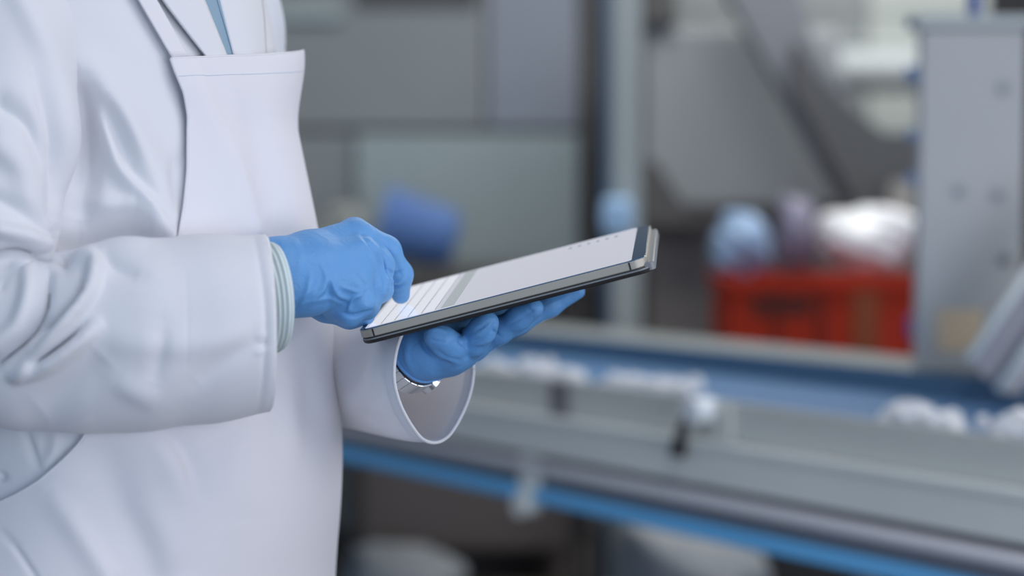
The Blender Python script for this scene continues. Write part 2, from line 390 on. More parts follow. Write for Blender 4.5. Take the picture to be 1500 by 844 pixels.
# clamp with round knob on the near guard
sC = s_at(1026, -0.03, 0.9)
MB().tube([CV(sC, -0.05, 0.888), CV(sC, -0.002, 0.888)], 0.021, 20).build('clamp_knob', mat('pale_knob', lin(240, 246, 250), 0.3), cv, sm=True, autosmooth=40)
MB().tube([CV(sC, -0.04, 0.90), CV(sC+0.02, -0.045, 0.86), CV(sC+0.03, -0.05, 0.812)], [0.008, 0.009, 0.014], 12).build('clamp_lever', st3, cv, sm=True)
cvb(MB(), sC-0.05, sC-0.01, -0.01, 0.012, 0.84, 0.90).build('clamp_block', st2, cv)
for s in (s_at(835, 0, .87), 3.0):
    cvb(MB(), s, s+0.05, -0.006, 0.0, 0.84, 0.90).build('joint_plate', mat('joint_grey', lin(128, 126, 130), 0.5), cv)

# white crumpled pieces on the belt
piece_m = mat('white_crumpled_plastic', (0.84, 0.86, 0.88, 1), 0.6, bump=[(60, 0.4, 0, (1, 1, 1))])
piece_meshes = []
for k in range(5):
    bm = bmesh.new(); bmesh.ops.create_icosphere(bm, subdivisions=2, radius=1)
    rs = np.random.RandomState(k)
    for v in bm.verts:
        f = 0.72 + 0.45*rs.rand(); v.co = Vector((v.co.x*f*1.15, v.co.y*f, max(v.co.z*f, -0.42)*0.9))
    me = bpy.data.meshes.new('crumpled_piece'); bm.to_mesh(me); bm.free(); me.materials.append(piece_m); piece_meshes.append(me)
piles = [(700, 850, 15, 'white crumpled piece in the conveyor pile beneath the gloved fingers', 0.023),
         (888, 1022, 13, 'white crumpled piece in the middle pile on the blue belt, left of the clamp', 0.021),
         (1298, 1408, 13, 'white crumpled piece in the pile in front of the grey machine column', 0.021),
         (1418, 1448, 2, 'white crumpled piece in the small gap between the two right piles', 0.013),
         (1466, 1540, 9, 'white crumpled piece in the pile at the right edge of the belt', 0.022)]
for (xa, xb, n, lab, r) in piles:
    for i in range(n):
        p = 0.045 + 0.075*random.random(); px = xa + (xb-xa)*(i+0.5)/n
        s = s_at(px, p); rr = r*(0.75+0.5*random.random()); lift = 0.016*(random.random() < 0.45)
        q = bpy.data.objects.new('crumpled_piece', piece_meshes[i % 5]); COL.objects.link(q)
        q.location = CV(s, p, 0.877+0.55*rr+lift); q.scale = (rr, rr, rr*(0.9+0.5*random.random())); q.rotation_euler = (0, 0, random.random()*6)
        tag(q, lab, 'packaging', 'crumpled pieces, '+lab.split('piece ')[1])

# ================================================================== MACHINE AT THE RIGHT
def pq(x0, y0, x1, y1, d, t):                  # upright box whose front face fills that part of the view at depth d
    a = P(x0, y1, d); b = P(x1, y0, d); return (a[0], a[1], a[2]), (b[0], a[1]+t, b[2])
col_m = mat('painted_machine_grey', lin(178, 180, 179), 0.5, 0.05, var=0.04, vscale=6)
dk = mat('dark_machine_gap', lin(66, 64, 66), 0.6)
a, b = pq(1341, 44, 1495, 640, 3.16, 0.035)
mc = thing('machine_column', ((a[0]+b[0])/2, a[1]+0.02, 0.916), 'tall light grey machine column with bolts behind the conveyor at the right', 'machine')
MB().box((a[0], a[1], 0.916), b).build('column_body', col_m, mc, bevel=0.006)
MB().box((a[0]-0.012, a[1]-0.012, b[2]), (b[0]+0.006, b[1]+0.012, b[2]+0.022)).build('cap', mat('pale_cap', lin(178, 186, 186), 0.45), mc, bevel=0.004)
for (x, y) in ((1462, 131), (1400, 280), (1456, 286), (1468, 380)):
    q = P(x, y, 3.16); MB().tube([(q[0], a[1]-0.007, q[2]), (q[0], a[1]+0.002, q[2])], 0.010, 6).build('bolt', mat('bolt_grey', lin(112, 118, 126), 0.4, 0.5), mc)
q = P(1403, 483, 3.16); MB().box((q[0]-0.042, a[1]-0.003, q[2]-0.038), (q[0]+0.042, a[1]-0.0002, q[2]+0.038)).build('sticker', mat('tan_sticker', lin(212, 190, 158), 0.6), mc)
for (y, h) in ((36, .02), (110, .03), (198, .018), (262, .02)):
    q = P(1337, y, 3.16); MB().box((a[0]-0.02, a[1]+0.01, q[2]-h/2), (a[0], a[1]+0.03, q[2]+h/2)).build('hinge', mat('blue_grey_hinge', lin(104, 128, 160), 0.5), mc)
q = P(1427, 28, 3.25)
tag(MB().tube([(q[0], q[1], b[2]+0.02), (q[0], q[1], 2.4)], 0.013, 12).build('hose', mat('blue_hose', lin(72, 98, 190), 0.4), None, sm=True), 'blue hose rising from the top of the grey machine column', 'hose')
a2, b2 = pq(1499, -150, 1640, 560, 3.5, 0.3)
tag(MB().box((a2[0], a2[1], 0), b2).build('dark_gap_box', dk, bevel=0.01), 'dark box filling the gap at the right edge of the picture', 'machine')  # solid dark box put in for the shaded gap beside the column
# sloping chute in front of the column, with pale rims
ch = thing('discharge_chute', P(1500, 560, 2.98), 'sloping grey metal chute with pale rims over the conveyor', 'chute')
def slab(pts, t, name, m, parent):
    p = [P(x, y, d) for x, y, d in pts]; n = np.array([0, t, 0]); k = len(p)
    V = p+[v+n for v in p]; Fc = [tuple(range(k)), tuple(range(2*k-1, k-1, -1))]+[(i, i+k, (i+1) % k+k, (i+1) % k) for i in range(k)]
    return mesh(name, V, Fc, m, parent, False)
slab([(1600, 270, 2.95), (1417, 528, 2.95), (1462, 570, 2.95), (1600, 372, 2.95)], 0.01, 'chute_plate', mat('chute_grey', lin(128, 129, 136), 0.45, 0.3), ch)
MB().tube([P(1600, 262, 2.93), P(1418, 528, 2.93)], 0.0085, 8).build('rim', st1, ch, sm=True)
MB().tube([P(1600, 375, 2.93), P(1462, 572, 2.93)], 0.0085, 8).build('rim', st1, ch, sm=True)
slab([(1462, 574, 2.95), (1600, 386, 2.95), (1600, 580, 2.95), (1480, 576, 2.95)], 0.01, 'side_plate', mat('chute_pale', lin(158, 158, 162), 0.45, 0.2), ch)

# ================================================================== BACKGROUND
# stack of red crates
red = mat('red_plastic', lin(184, 44, 6), 0.75, var=0.3, vscale=6); redd = mat('deep_red_plastic', lin(96, 28, 12), 0.5)
blu = mat('violet_blue_clip', lin(95, 95, 180), 0.4)
cx0 = P(1070, 500, 4.6)[0]; cx1 = cx0+0.56; cyy = 4.6; czs = [0.51, 0.765]
crate_labels = ['lower red plastic crate, under the crate that holds the bags', 'upper red plastic crate behind the conveyor, bags lying in it']
def crate(z, lab):
    t = thing('plastic_crate', ((cx0+cx1)/2, cyy+0.2, z), lab, 'crate', 'red crates stacked behind the conveyor')
    m = MB(); H = 0.25
    m.box((cx0, cyy, z), (cx1, cyy+0.4, z+0.012)); m.box((cx0, cyy, z+0.012), (cx1, cyy+0.012, z+H)); m.box((cx0, cyy+0.388, z+0.012), (cx1, cyy+0.4, z+H))
    m.box((cx0, cyy+0.012, z+0.012), (cx0+0.012, cyy+0.388, z+H)); m.box((cx1-0.012, cyy+0.012, z+0.012), (cx1, cyy+0.388, z+H))
    m.build('body', red, t)
    r = MB(); r.box((cx0-0.012, cyy-0.014, z+H-0.03), (cx1+0.012, cyy, z+H)); r.box((cx0-0.012, cyy+0.4, z+H-0.03), (cx1+0.012, cyy+0.414, z+H))
    r.box((cx0-0.012, cyy, z+H-0.03), (cx0, cyy+0.4, z+H)); r.box((cx1, cyy, z+H-0.03), (cx1+0.012, cyy+0.4, z+H)); r.build('rim', red, t)
    for k in (0.12, 0.24):
        MB().box((cx0+k, cyy-0.008, z+0.01), (cx0+k+0.012, cyy, z+H-0.03)).build('rib', redd, t)
    MB().box((cx0+0.33, cyy-0.010, z+0.01), (cx0+0.40, cyy, z+H-0.03)).build('strap', mat('brown_strap', lin(150, 72, 36), 0.6), t)
    MB().box((cx0+0.06, cyy-0.004, z+0.15), (cx0+0.22, cyy, z+0.2)).build('handle_recess', redd, t)
    MB().box((cx1-0.08, cyy-0.02, z+0.085), (cx1-0.005, cyy, z+0.15)).build('clip', blu, t, bevel=0.008)
sd = thing('crate_stand', ((cx0+cx1)/2, cyy+0.2, 0), 'dark low stand carrying the red crates', 'stand')
MB().box((cx0-0.03, cyy-0.02, 0.46), (cx1+0.03, cyy+0.43, 0.508)).build('stand_top', st3, sd)
for xx in (cx0, cx1-0.05):
    for yy in (cyy, cyy+0.36): MB().box((xx, yy, 0), (xx+0.05, yy+0.05, 0.46)).build('leg', st3, sd)
for z, lab in zip(czs, crate_labels): crate(z, lab)
def bag(cx, cy, cz, sx, sy, sz, m, lab, seed, name='plastic_bag', cat='bag'):
    bm = bmesh.new(); bmesh.ops.create_icosphere(bm, subdivisions=4, radius=1); rs = np.random.RandomState(seed); ph = rs.rand(12)*6
    V = []
    for v in bm.verts:
        d = v.co; f = 1+0.10*math.sin(4*d.x+ph[0]+3*d.z)+0.08*math.sin(7*d.y+ph[1]+5*d.x)+0.05*math.sin(13*d.z+ph[2]+9*d.x)+0.03*math.sin(21*d.x+ph[3])
        V.append((cx+math.copysign(abs(d.x)**0.7, d.x)*sx*f, cy+d.y*sy*f, cz+math.copysign(abs(d.z)**0.8, d.z)*sz*f))
    Fc = [tuple(v.index for v in f.verts) for f in bm.faces]; bm.free()
    return tag(mesh(name, V, Fc, m, None, True), lab, cat)
wbag = mat('bright_white_bag', (0.93, 0.95, 0.97, 1), 0.25, coat=0.6); bbag = mat('pale_blue_bag', lin(150, 180, 215), 0.3, coat=0.5); gbag = mat('mauve_grey_bag', lin(140, 138, 158), 0.5)
q = P(1276, 356, 4.68); bag(q[0]+0.012, 4.80, q[2]+0.012, 0.13, 0.10, 0.082, wbag, 'bright white plastic bag on the right of the red crates', 3)
q = P(1082, 360, 4.75); bag(q[0]+0.02, 4.84, q[2]-0.005, 0.078, 0.10, 0.09, bbag, 'pale blue plastic bag on the left of the red crates', 4)
q = P(1165, 350, 4.85); bag(q[0]+0.015, 4.93, q[2]+0.015, 0.052, 0.06, 0.105, gbag, 'mauve grey bag between the pale blue and the white bag', 5)

# steel post with a small pale blue box
a, b = pq(878, -200, 938, 480, 4.5, 0.08)
sp = thing('steel_post', ((a[0]+b[0])/2, a[1]+0.04, 0), 'upright square steel post standing behind the tablet', 'post')
MB().box((a[0]+0.03, a[1], 0), (b[0], b[1], 3.2)).build('post_body', mat('post_grey', lin(172, 180, 178), 0.5, 0.1), sp, bevel=0.008)
MB().tube([(a[0]+0.016, a[1]+0.02, 0.0), (a[0]+0.016, a[1]+0.02, 3.2)], 0.009, 12).build('conduit', mat('blue_conduit', lin(70, 104, 142), 0.5), sp, sm=True)
q = P(905, 318, 4.47); MB().box((q[0]-0.045, q[1]-0.03, q[2]-0.045), (q[0]+0.04, a[1], q[2]+0.05)).build('pale_box', mat('pale_blue_box', lin(170, 205, 238), 0.35), sp, bevel=0.02)

# large stainless cabinets along the back, left of the post
cg1 = mat('cabinet_grey', lin(138, 145, 146), 0.5, var=0.04, vscale=3); cg2 = mat('cabinet_blue_grey', lin(140, 148, 160), 0.5, var=0.04, vscale=3)
cg3 = mat('cabinet_pale', lin(160, 174, 176), 0.5, var=0.05, vscale=3); gap = mat('gap_shade_dark_parts', lin(84, 84, 84), 0.7)  # shade of the gaps put into the last grey; dark parts share it
tk = thing('storage_cabinet', (P(600, 300, 6.0)[0], 6.25, 0), 'wide grey cabinet with a paler lower half behind the person', 'cabinet')
xa = P(300, 0, 6.0)[0]; xb = P(712, 0, 6.0)[0]; xc = P(846, 0, 6.0)[0]; zt = P(0, 192, 6.0)[2]; z0 = 0.95
MB().box((xa, 6.02, 0), (xc, 6.5, 2.3)).build('carcass', gap, tk)
MB().box((xa, 6.0, zt+0.012), (xb-0.006, 6.02, 2.28)).build('door', cg1, tk, bevel=0.004)
MB().box((xb+0.006, 6.0, zt+0.012), (xc, 6.02, 2.28)).build('door', cg2, tk, bevel=0.004)
xm = P(520, 0, 6.0)[0]
MB().box((xa, 5.97, 0.05), (xm, 6.02, zt-0.012)).build('drawer_front', cg1, tk, bevel=0.004)
MB().box((xm+0.01, 5.94, 0.05), (xc, 6.02, zt-0.012)).build('drawer_front', cg3, tk, bevel=0.004)
MB().box((xc+0.002, 6.1, 0), (xc+0.12, 6.4, 2.3)).build('gap_slab', gap, tk)  # dark slab standing in for the shaded gap beside the cabinet
a, b = pq(398, 8, 500, 30, 5.9, 0.1)
MB().box((a[0], 5.97, a[2]), (b[0], 6.0, b[2])).build('handle', cg3, tk, bevel=0.01)
a, b = pq(520, -60, 700, 6, 5.9, 0.1)
MB().box((a[0], 5.98, a[2]), (b[0], 6.0, b[2])).build('vent_panel', gap, tk)

# workbench with blue tub and pale bundle
bench_m = mat('dull_bench_top', lin(92, 90, 86), 0.5, 0.2)
zB = P(0, 396, 5.2)[2]
bt = thing('workbench', (P(680, 0, 5.2)[0], 5.5, 0), 'dark workbench in the background behind the pointing hand', 'bench')
xa = P(500, 0, 5.2)[0]; xb = P(862, 0, 5.2)[0]
MB().box((xa, 5.2, zB-0.05), (xb, 5.8, zB)).build('bench_top', bench_m, bt, bevel=0.004)
MB().box((xa+0.05, 5.35, 0.12), (xb-0.05, 5.75, zB-0.05)).build('bench_cabinet', mat('brown_grey_front', lin(122, 115, 112), 0.6), bt)
for x in (xa+0.02, xb-0.06):
    for y in (5.22, 5.74): MB().box((x, y, 0), (x+0.04, y+0.04, zB-0.05)).build('leg', st3, bt)
# blue tub: turned profile, leaning on the bench
def lathe(prof, n=40, ang=0, org=(0, 0, 0), tilt=None):
    V = []; Fc = []
    for r, z in prof:
        for j in range(n): V.append(np.array([r*math.cos(2*PI*j/n), r*math.sin(2*PI*j/n), z]))
    for i in range(len(prof)-1):
        for j in range(n): Fc.append((i*n+j, i*n+(j+1) % n, (i+1)*n+(j+1) % n, (i+1)*n+j))
    V = np.array(V)
    if tilt is not None: V = V @ np.array(Matrix(tilt).to_3x3()).T if False else np.array([list(tilt @ Vector(v)) for v in V])
    return V+np.array(org), Fc
prof = [(0.001, 0), (0.08, 0), (0.112, 0.03), (0.135, 0.27), (0.146, 0.275), (0.146, 0.29), (0.132, 0.29), (0.127, 0.28), (0.108, 0.02), (0.001, 0.015)]
V, Fc = lathe(prof, 40, org=(0, 0, 0), tilt=Matrix.Rotation(math.radians(-76), 3, 'Y') @ Matrix.Rotation(math.radians(0), 3, 'X'))
V = V*0.84; q = P(668, 400, 5.4); V = V + np.array([q[0], 5.45, zB-V[:, 2].min()])
tub = thing('tub', (q[0], 5.45, zB), 'blue plastic tub tipped on its side on the workbench', 'tub')
mesh('tub_body', V, Fc, mat('blue_tub_plastic', lin(92, 128, 188), 0.5), tub)
q = P(484, 335, 5.4); bag(q[0]+0.03, 5.45, zB+0.1, 0.085, 0.09, 0.09, mat('grey_cloth', lin(150, 153, 148), 0.8), 'pale grey cloth bundle left of the blue tub on the workbench', 8, 'cloth_bundle', 'cloth')

# grey processing machine with a slanting elevator, right of the post
hp = thing('processing_machine', (P(1130, 0, 5.3)[0], 5.5, 0), 'large grey processing machine with a dark slanting elevator, right of the steel post', 'machine')
a, b = pq(946, 42, 1230, 306, 5.4, 0.5)
MB().box((a[0], 5.4, a[2]), b).build('machine_panel', mat('machine_panel_grey', lin(156, 162, 164), 0.5, var=0.05, vscale=2.5), hp, bevel=0.02)
MB().box((a[0]+0.02, 5.45, 0), (b[0]+0.3, 5.85, a[2])).build('machine_base', mat('brown_grey_base', lin(130, 126, 124), 0.6), hp)
MB().box((a[0]-0.03, 5.38, a[2]-0.05), (b[0]+0.32, 5.9, a[2])).build('base_rim', mat('dark_rim', lin(82, 76, 74), 0.6), hp)
a3, b3 = pq(940, -60, 990, 42, 5.35, 0.3); MB().box((a3[0], 5.35, a3[2]), b3).build('motor_box', gap, hp, bevel=0.02)
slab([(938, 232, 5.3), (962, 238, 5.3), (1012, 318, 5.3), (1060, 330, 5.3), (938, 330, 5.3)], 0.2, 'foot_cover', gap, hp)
slab([(1040, -60, 5.1), (1160, -60, 5.1), (1190, 60, 5.1), (1340, 300, 5.1), (1240, 300, 5.1)], 0.12, 'elevator_side', mat('elevator_grey', lin(118, 121, 128), 0.5), hp)
slab([(1168, 60, 5.04), (1200, 110, 5.04), (1250, 160, 5.04), (1298, 196, 5.04), (1360, 190, 5.04), (1360, 315, 5.04), (1262, 315, 5.04), (1160, 130, 5.04)], 0.05, 'elevator_painted_shadow', mat('elevator_dark', lin(80, 82, 84), 0.7), hp)  # dark slab laid over the elevator as painted shadow
slab([(1305, 270, 4.9), (1340, 262, 4.9), (1340, 312, 4.9), (1310, 312, 4.9)], 0.05, 'bracket', mat('pale_bracket', lin(150, 148, 142), 0.6), hp)
# pale ducts on the wall at the upper right
q = P(1262, 108, 7.9)
dt = MB().tube([(q[0]-0.30, 7.9, q[2]+0.02), (q[0]+0.9, 7.9, q[2])], 0.10, 20).build('air_duct', mat('white_duct', lin(172, 180, 182), 0.5), None, sm=True, autosmooth=50)
tag(dt, 'pale round air duct on the far wall left of the grey machine column', 'duct')
# things on the floor under the conveyor
wsack = mat('pale_sack', lin(165, 172, 178), 0.6)
q = P(1030, 840, 4.3); bag(q[0]-0.03, 4.26, 0.2, 0.21, 0.16, 0.22, wsack, 'pale grey sack on the floor under the conveyor', 11, 'sack', 'sack')
q = P(612, 850, 4.8); bag(q[0]-0.05, 4.9, 0.10, 0.19, 0.2, 0.115, wsack, 'pale sack low on the floor beside the apron', 12, 'sack', 'sack')
q = P(760, 760, 5.4); V, Fc = lathe([(0.001, 0), (0.36, 0), (0.36, 0.05), (0.30, 0.09), (0.30, 0.16), (0.001, 0.16)], 40, org=(q[0]-0.15, 5.9, 0))
tag(mesh('floor_drum_base', V, Fc, mat('brown_grey_drum', lin(110, 104, 102), 0.6), None, True, autosmooth=40), 'low round brown-grey drum on the floor under the belt hanger', 'drum')
q = P(900, 760, 5.6)
tag(MB().box((q[0]-0.1, 5.2, 0.0), (q[0]+0.75, 5.35, 0.24)).build('floor_beam', gap, None, bevel=0.02), 'dark beam lying on the floor behind the pale sack', 'beam')

# ================================================================== TABLET
dL = np.array([0.95, 0.245, -0.145]); dS = np.array([0.10, 0.19, 0.977])
dL /= np.linalg.norm(dL); dS -= dL*(dL@dS); dS /= np.linalg.norm(dS); dN = np.cross(dS, dL)
if dN[1] < 0: dN = -dN
TL, TW = 0.2475, 0.1785
A0 = c(523, 487, 1.415)
def T(u, v, h): return c2w(A0 + dL*u + dS*v + dN*h)
def rr_loop(u0, v0, u1, v1, r, n=8):
    out = []
    for (cu, cv_, a0) in ((u1-r, v1-r, 0), (u0+r, v1-r, 90), (u0+r, v0+r, 180), (u1-r, v0+r, 270)):
        for k in range(n+1):
            a_ = math.radians(a0+90*k/n); out.append((cu+r*math.cos(a_), cv_+r*math.sin(a_)))
    return out
def rplate(name, m, parent, u0, v0, u1, v1, r, prof):      # prof: list of (inset, height) bottom to top
    V = []; k = None
    for (ins_, h) in prof:
        lp = rr_loop(u0+ins_, v0+ins_, u1-ins_, v1-ins_, max(r-ins_, 0.0004)); k = len(lp)
        V += [T(u, v, h) for u, v in lp]
    Fc = [tuple(range(k))]+[tuple((len(prof)-1)*k+i for i in range(k))[::-1]]
    for i in range(len(prof)-1):
        for j in range(k): Fc.append((i*k+j, (i+1)*k+j, (i+1)*k+(j+1) % k, i*k+(j+1) % k))
    return mesh(name, V, Fc, m, parent, True, autosmooth=35)
tb = thing('tablet', T(TL/2, TW/2, -0.012), 'grey tablet in a dark folio case held between two blue gloved hands', 'tablet')
rplate('tablet_body', M['tabside'], tb, 0, 0, TL, TW, 0.013, [(0.0006, -0.0068), (0, -0.0062), (0, -0.0006), (0.0005, 0)])
sc_ = rplate('bezel', M['tabbezel'], tb, 0.0012, 0.0012, TL-0.0012, TW-0.0012, 0.012, [(0, -0.0002), (0, 0.0003), (0.0003, 0.0006)])
disp = mat('lit_display', lin(90, 90, 95), 0.12, emit=lin(206, 208, 219), estr=0.80)
keym = mat('lit_keys', lin(90, 90, 95), 0.12, emit=lin(226, 228, 236), estr=0.86); barm = mat('lit_grey_bar', lin(80, 80, 85), 0.12, emit=lin(168, 176, 180), estr=0.85)
linm = mat('lit_grey_line', lin(80, 80, 85), 0.12, emit=lin(138, 146, 160), estr=0.8)
U0, V0, U1, V1 = 0.006, 0.0035, TL-0.0125, TW-0.0045
rplate('display', disp, tb, U0, V0, U1, V1, 0.004, [(0, 0.0004), (0, 0.00075)])
def flat(name, m, u0, v0, u1, v1, h=0.00085):
    return mesh(name, [T(u0, v0, h), T(u1, v0, h), T(u1, v1, h), T(u0, v1, h)], [(3, 2, 1, 0)], m, tb, False)
for r in range(5):                                  # on-screen keyboard: rows across, keys along
    u0 = U0+0.003+r*0.0118; nk = (6, 9, 10, 10, 11)[r]; wv = (V1-V0-0.006)/nk
    for k in range(nk):
        rplate('key', keym, tb, u0, V0+0.003+k*wv+0.0008, u0+0.0098, V0+0.003+(k+1)*wv-0.0008, 0.0012, [(0, 0.0007), (0, 0.00088)])
    flat('key_row_line', linm, u0+0.0105, V0+0.004, u0+0.0112, V1-0.004)
flat('tool_bar', barm, U0+0.066, V0+0.002, U0+0.078, V1-0.002)
for k in range(6): flat('toolbar_icon', linm, U0+0.166+k*0.0085, V1-0.026, U0+0.169+k*0.0085, V1-0.018)
for u in (0.0125, TL-0.0155):                       # antenna breaks in the frame
    mb = MB(); mb.hexa([T(u, -0.00025, -0.0066), T(u+0.0014, -0.00025, -0.0066), T(u+0.0014, 0.002, -0.0066), T(u, 0.002, -0.0066),
                        T(u, -0.00025, -0.0003), T(u+0.0014, -0.00025, -0.0003), T(u+0.0014, 0.002, -0.0003), T(u, 0.002, -0.0003)]); mb.build('antenna_line', M['band'], tb)
rplate('case_liner', M['case'], tb, 0.0005, 0.0005, TL+0.001, TW, 0.013, [(0, -0.0080), (0, -0.0068)])
rplate('case_layer', M['casegrey'], tb, 0.0002, 0, TL+0.003, TW, 0.013, [(0.0002, -0.0092), (0.0002, -0.0080)])
rplate('case_cover', M['case'], tb, 0.0, 0.0, TL+0.004, TW, 0.013, [(0.002, -0.0125), (0.0006, -0.0115), (0, -0.0092)])
rplate('folio_spine', M['casegrey'], tb, TL-0.012, 0.004, TL+0.0048, TW-0.004, 0.004, [(0, -0.0112), (0, -0.0055), (0.0012, -0.0045)])

# ================================================================== PERSON
FA = math.radians(26); fdir = np.array([math.cos(FA), -math.sin(FA), 0]); ldir = np.array([math.sin(FA), math.cos(FA), 0])
TD = 1.52
tab = np.array([  # py, silhouette x, lateral half-axis, front-back half-axis
 [-225, 275, .060, .060], [-195, 290, .075, .070], [-160, 315, .135, .090], [-120, 345, .175, .112], [-70, 373, .190, .128], [0, 395, .195, .140], [70, 409, .185, .146],
 [176, 430, .176, .150], [330, 463, .174, .158], [450, 484, .180, .166], [640, 498, .194, .176], [740, 495, .204, .178], [844, 482, .218, .176], [1000, 474, .226, .178], [1500, 480, .25, .20]])
def trow(py):
    sx, a_, b_ = (np.interp(py, tab[:, 0], tab[:, k]) for k in (1, 2, 3))
    z = CAM[2] + (280-py)/F*TD
    ext = np.sqrt((b_*math.cos(FA))**2+(a_*math.sin(FA))**2) + 0.0165
    X = (sx-750)/F*(TD-0.02) - ext
    return X, z, a_, b_
_pyf = np.linspace(-225, 1500, 700); _tr = np.array([trow(p) for p in _pyf])
for k in (0, 2, 3):                                # soften the profile
    kk = np.ones(41)/41; _tr[:, k] = np.convolve(np.pad(_tr[:, k], 20, 'edge'), kk, 'valid')
def torso(th, py, off=0.0):
    X = np.interp(py, _pyf, _tr[:, 0]); a_ = np.interp(py, _pyf, _tr[:, 2]); b_ = np.interp(py, _pyf, _tr[:, 3])
    z = CAM[2] + (280-py)/F*TD
    e = 2/2.25; cs = np.cos(th); sn = np.sin(th)
    f = (b_+off)*np.sign(cs)*np.abs(cs)**e; l = (a_+off)*np.sign(sn)*np.abs(sn)**e   # th=0 front, + = person's left (away)
    return np.stack([X+f*fdir[0]+l*ldir[0], TD+f*fdir[1]+l*ldir[1], z+0*f], -1)
base = torso(0.0, 600.0)
person = thing('person', (np.interp(600, _pyf, _tr[:, 0]), TD, 0), 'person in a white lab coat, white bib apron and blue gloves tapping on a tablet', 'person')

# torso of the coat
pys = np.r_[np.arange(-225, -30, 10), np.arange(-30, 870, 3.0), np.arange(870, 1501, 18)]
NT = 560
TH = np.linspace(0, 2*PI, NT, endpoint=False)
G = torso(TH[None, :]+0*pys[:, None], pys[:, None]+0*TH[None, :])
N = normals_grid(G, True); N = N*np.sign((N*(G-G.mean(1, keepdims=True))).sum(2, keepdims=True)+1e-9)
px, py_, dd = w2px(G)
face = np.clip(-(N*((G-CAM)/np.linalg.norm(G-CAM, axis=2, keepdims=True))).sum(2)*2.5, 0, 1)
G = G + N*((folds(px, py_, TORSO_FOLDS)+np.minimum(folds(px, py_, APRON_FOLDS), 0)*(px > 60))*face)[..., None]
coat = mesh('lab_coat', G.reshape(-1, 3), grid_faces(len(pys), NT, True), M['coat'], person)
bvh = BVHTree.FromPolygons([tuple(v) for v in G.reshape(-1, 3)], grid_faces(len(pys), NT, True).tolist())
def hit(x, y):
    d = P(x, y, 1.0)-CAM; d /= np.linalg.norm(d)
    h = bvh.ray_cast(Vector(CAM), Vector(d)); return (np.array(h[0]), np.array(h[1])) if h[0] else (None, None)

# apron: own surface lying over the coat
def solve_th(xe, py, off):                          # angle on the near front side whose column is xe
    ths = np.linspace(-PI*1.15, 0.25, 900); pt = torso(ths, np.full(900, py), off)
    xs = w2px(pt)[0]; k = np.argmax(xs); return float(np.interp(xe, xs[:k+1][np.argmin(xs[:k+1]):], ths[:k+1][np.argmin(xs[:k+1]):]))
edgeL = np.array([[84, 249], [110, 258], [140, 268], [180, 275], [250, 275], [300, 270], [345, 262], [420, 235], [520, 180], [600, 135], [628, 118], [655, 90], [682, 58], [700, 28], [713, 0], [740, -60], [770, -110], [1300, -110]])
apy = np.arange(84, 1300, 3.0); NA = 240
AG = np.zeros((len(apy), NA, 3)); px2 = np.zeros((len(apy), NA))
for i, y in enumerate(apy):
    off0 = 0.006 + 0.004*float(smooth((200-y)/100))
    ya = 280+(y-280)*1.085 if y > 280 else y
    t0 = solve_th(np.interp(ya, edgeL[:, 0], edgeL[:, 1]), y, off0)
    t1 = 0.62 if y < 170 else 0.62+0.9*min(1, (y-170)/200)
    s = np.linspace(0, 1, NA); th = t0+(t1-t0)*s
    up = float(smooth((190-y)/115))
    off = off0 + 0.013*up*smooth((s-0.35)/0.6)
    AG[i] = torso(th, np.full(NA, y), off)
    # top hem line runs up towards the far corner
    AG[i, :, 2] += (0.0095*s**1.2-0.0125*(1-s))*smooth((190-y)/106)
AN = normals_grid(AG, False); AN = AN*np.sign((AN*(AG-person.location[:])).sum(2, keepdims=True)); 
px, py_, dd = w2px(AG); face = np.clip(-(AN*((AG-CAM)/np.linalg.norm(AG-CAM, axis=2, keepdims=True))).sum(2)*2.5, 0, 1)
AG = AG + AN*((folds(px, py_, APRON_FOLDS))*face)[..., None]
apron = mesh('apron', AG.reshape(-1, 3), grid_faces(len(apy), NA), M['apron'], person)
md = apron.modifiers.new('thick', 'SOLIDIFY'); md.thickness = 0.0016; md.offset = 0
# hem strips on the apron (top hem stitching and side edge)
def ribbon(name, m, pts, wdt, parent, bulge=0.0006):
    mb = MB(); mb.tube(pts, wdt, 6); return mb.build(name, m, parent, sm=True)
i_h = 9
ribbon('hem_stitch', M['seam'], [AG[i_h, k]+AN[i_h, k]*0.0008 for k in range(0, NA, 3)], 0.00045, apron)
ribbon('edge_fold', M['apron'], [AG[k, 0] for k in range(0, len(apy), 3)], 0.0013, apron)
ribbon('edge_fold', M['apron'], [AG[0, k] for k in range(0, NA, 3)], 0.0011, apron)
ribbon('edge_fold', M['apron'], [AG[k, -1] for k in range(0, 36, 2)], 0.0011, apron)

# pieces draped on the chest: shirt, lapels, apron strap
def drape(name, m, parent, left, right, offl, offr, n=16, bow=0.0, thick=0.0012):
    L = crom(left, 8); R = crom(right, 8); L = np.array([L[int(round(i))] for i in np.linspace(0, len(L)-1, 24)]); R = np.array([R[int(round(i))] for i in np.linspace(0, len(R)-1, 24)])
    V = []
    for i in range(24):
        for j in range(n):
            s = j/(n-1); q = L[i]*(1-s)+R[i]*s; p, nn_ = hit(q[0], q[1])
            if p is None: p, nn_ = hit(q[0]-14, q[1])
            o_ = offl+(offr-offl)*s+bow*math.sin(PI*s); tocam = CAM-p; tocam /= np.linalg.norm(tocam)
            V.append(p+tocam*o_)
    ob = mesh(name, V, grid_faces(24, n), m, parent); md = ob.modifiers.new('thick', 'SOLIDIFY'); md.thickness = thick; md.offset = 0
    return ob
shirt = drape('shirt', M['shirt'], person, [(250, -120), (278, -40), (298, 0), (330, 90)], [(300, -120), (318, -40), (330, 0), (352, 90)], 0.002, 0.002)
drape('shirt_placket', M['shirt'], shirt, [(286, -120), (306, -40), (318, 0), (344, 90)], [(292, -120), (312, -40), (324, 0), (350, 90)], 0.004, 0.005)
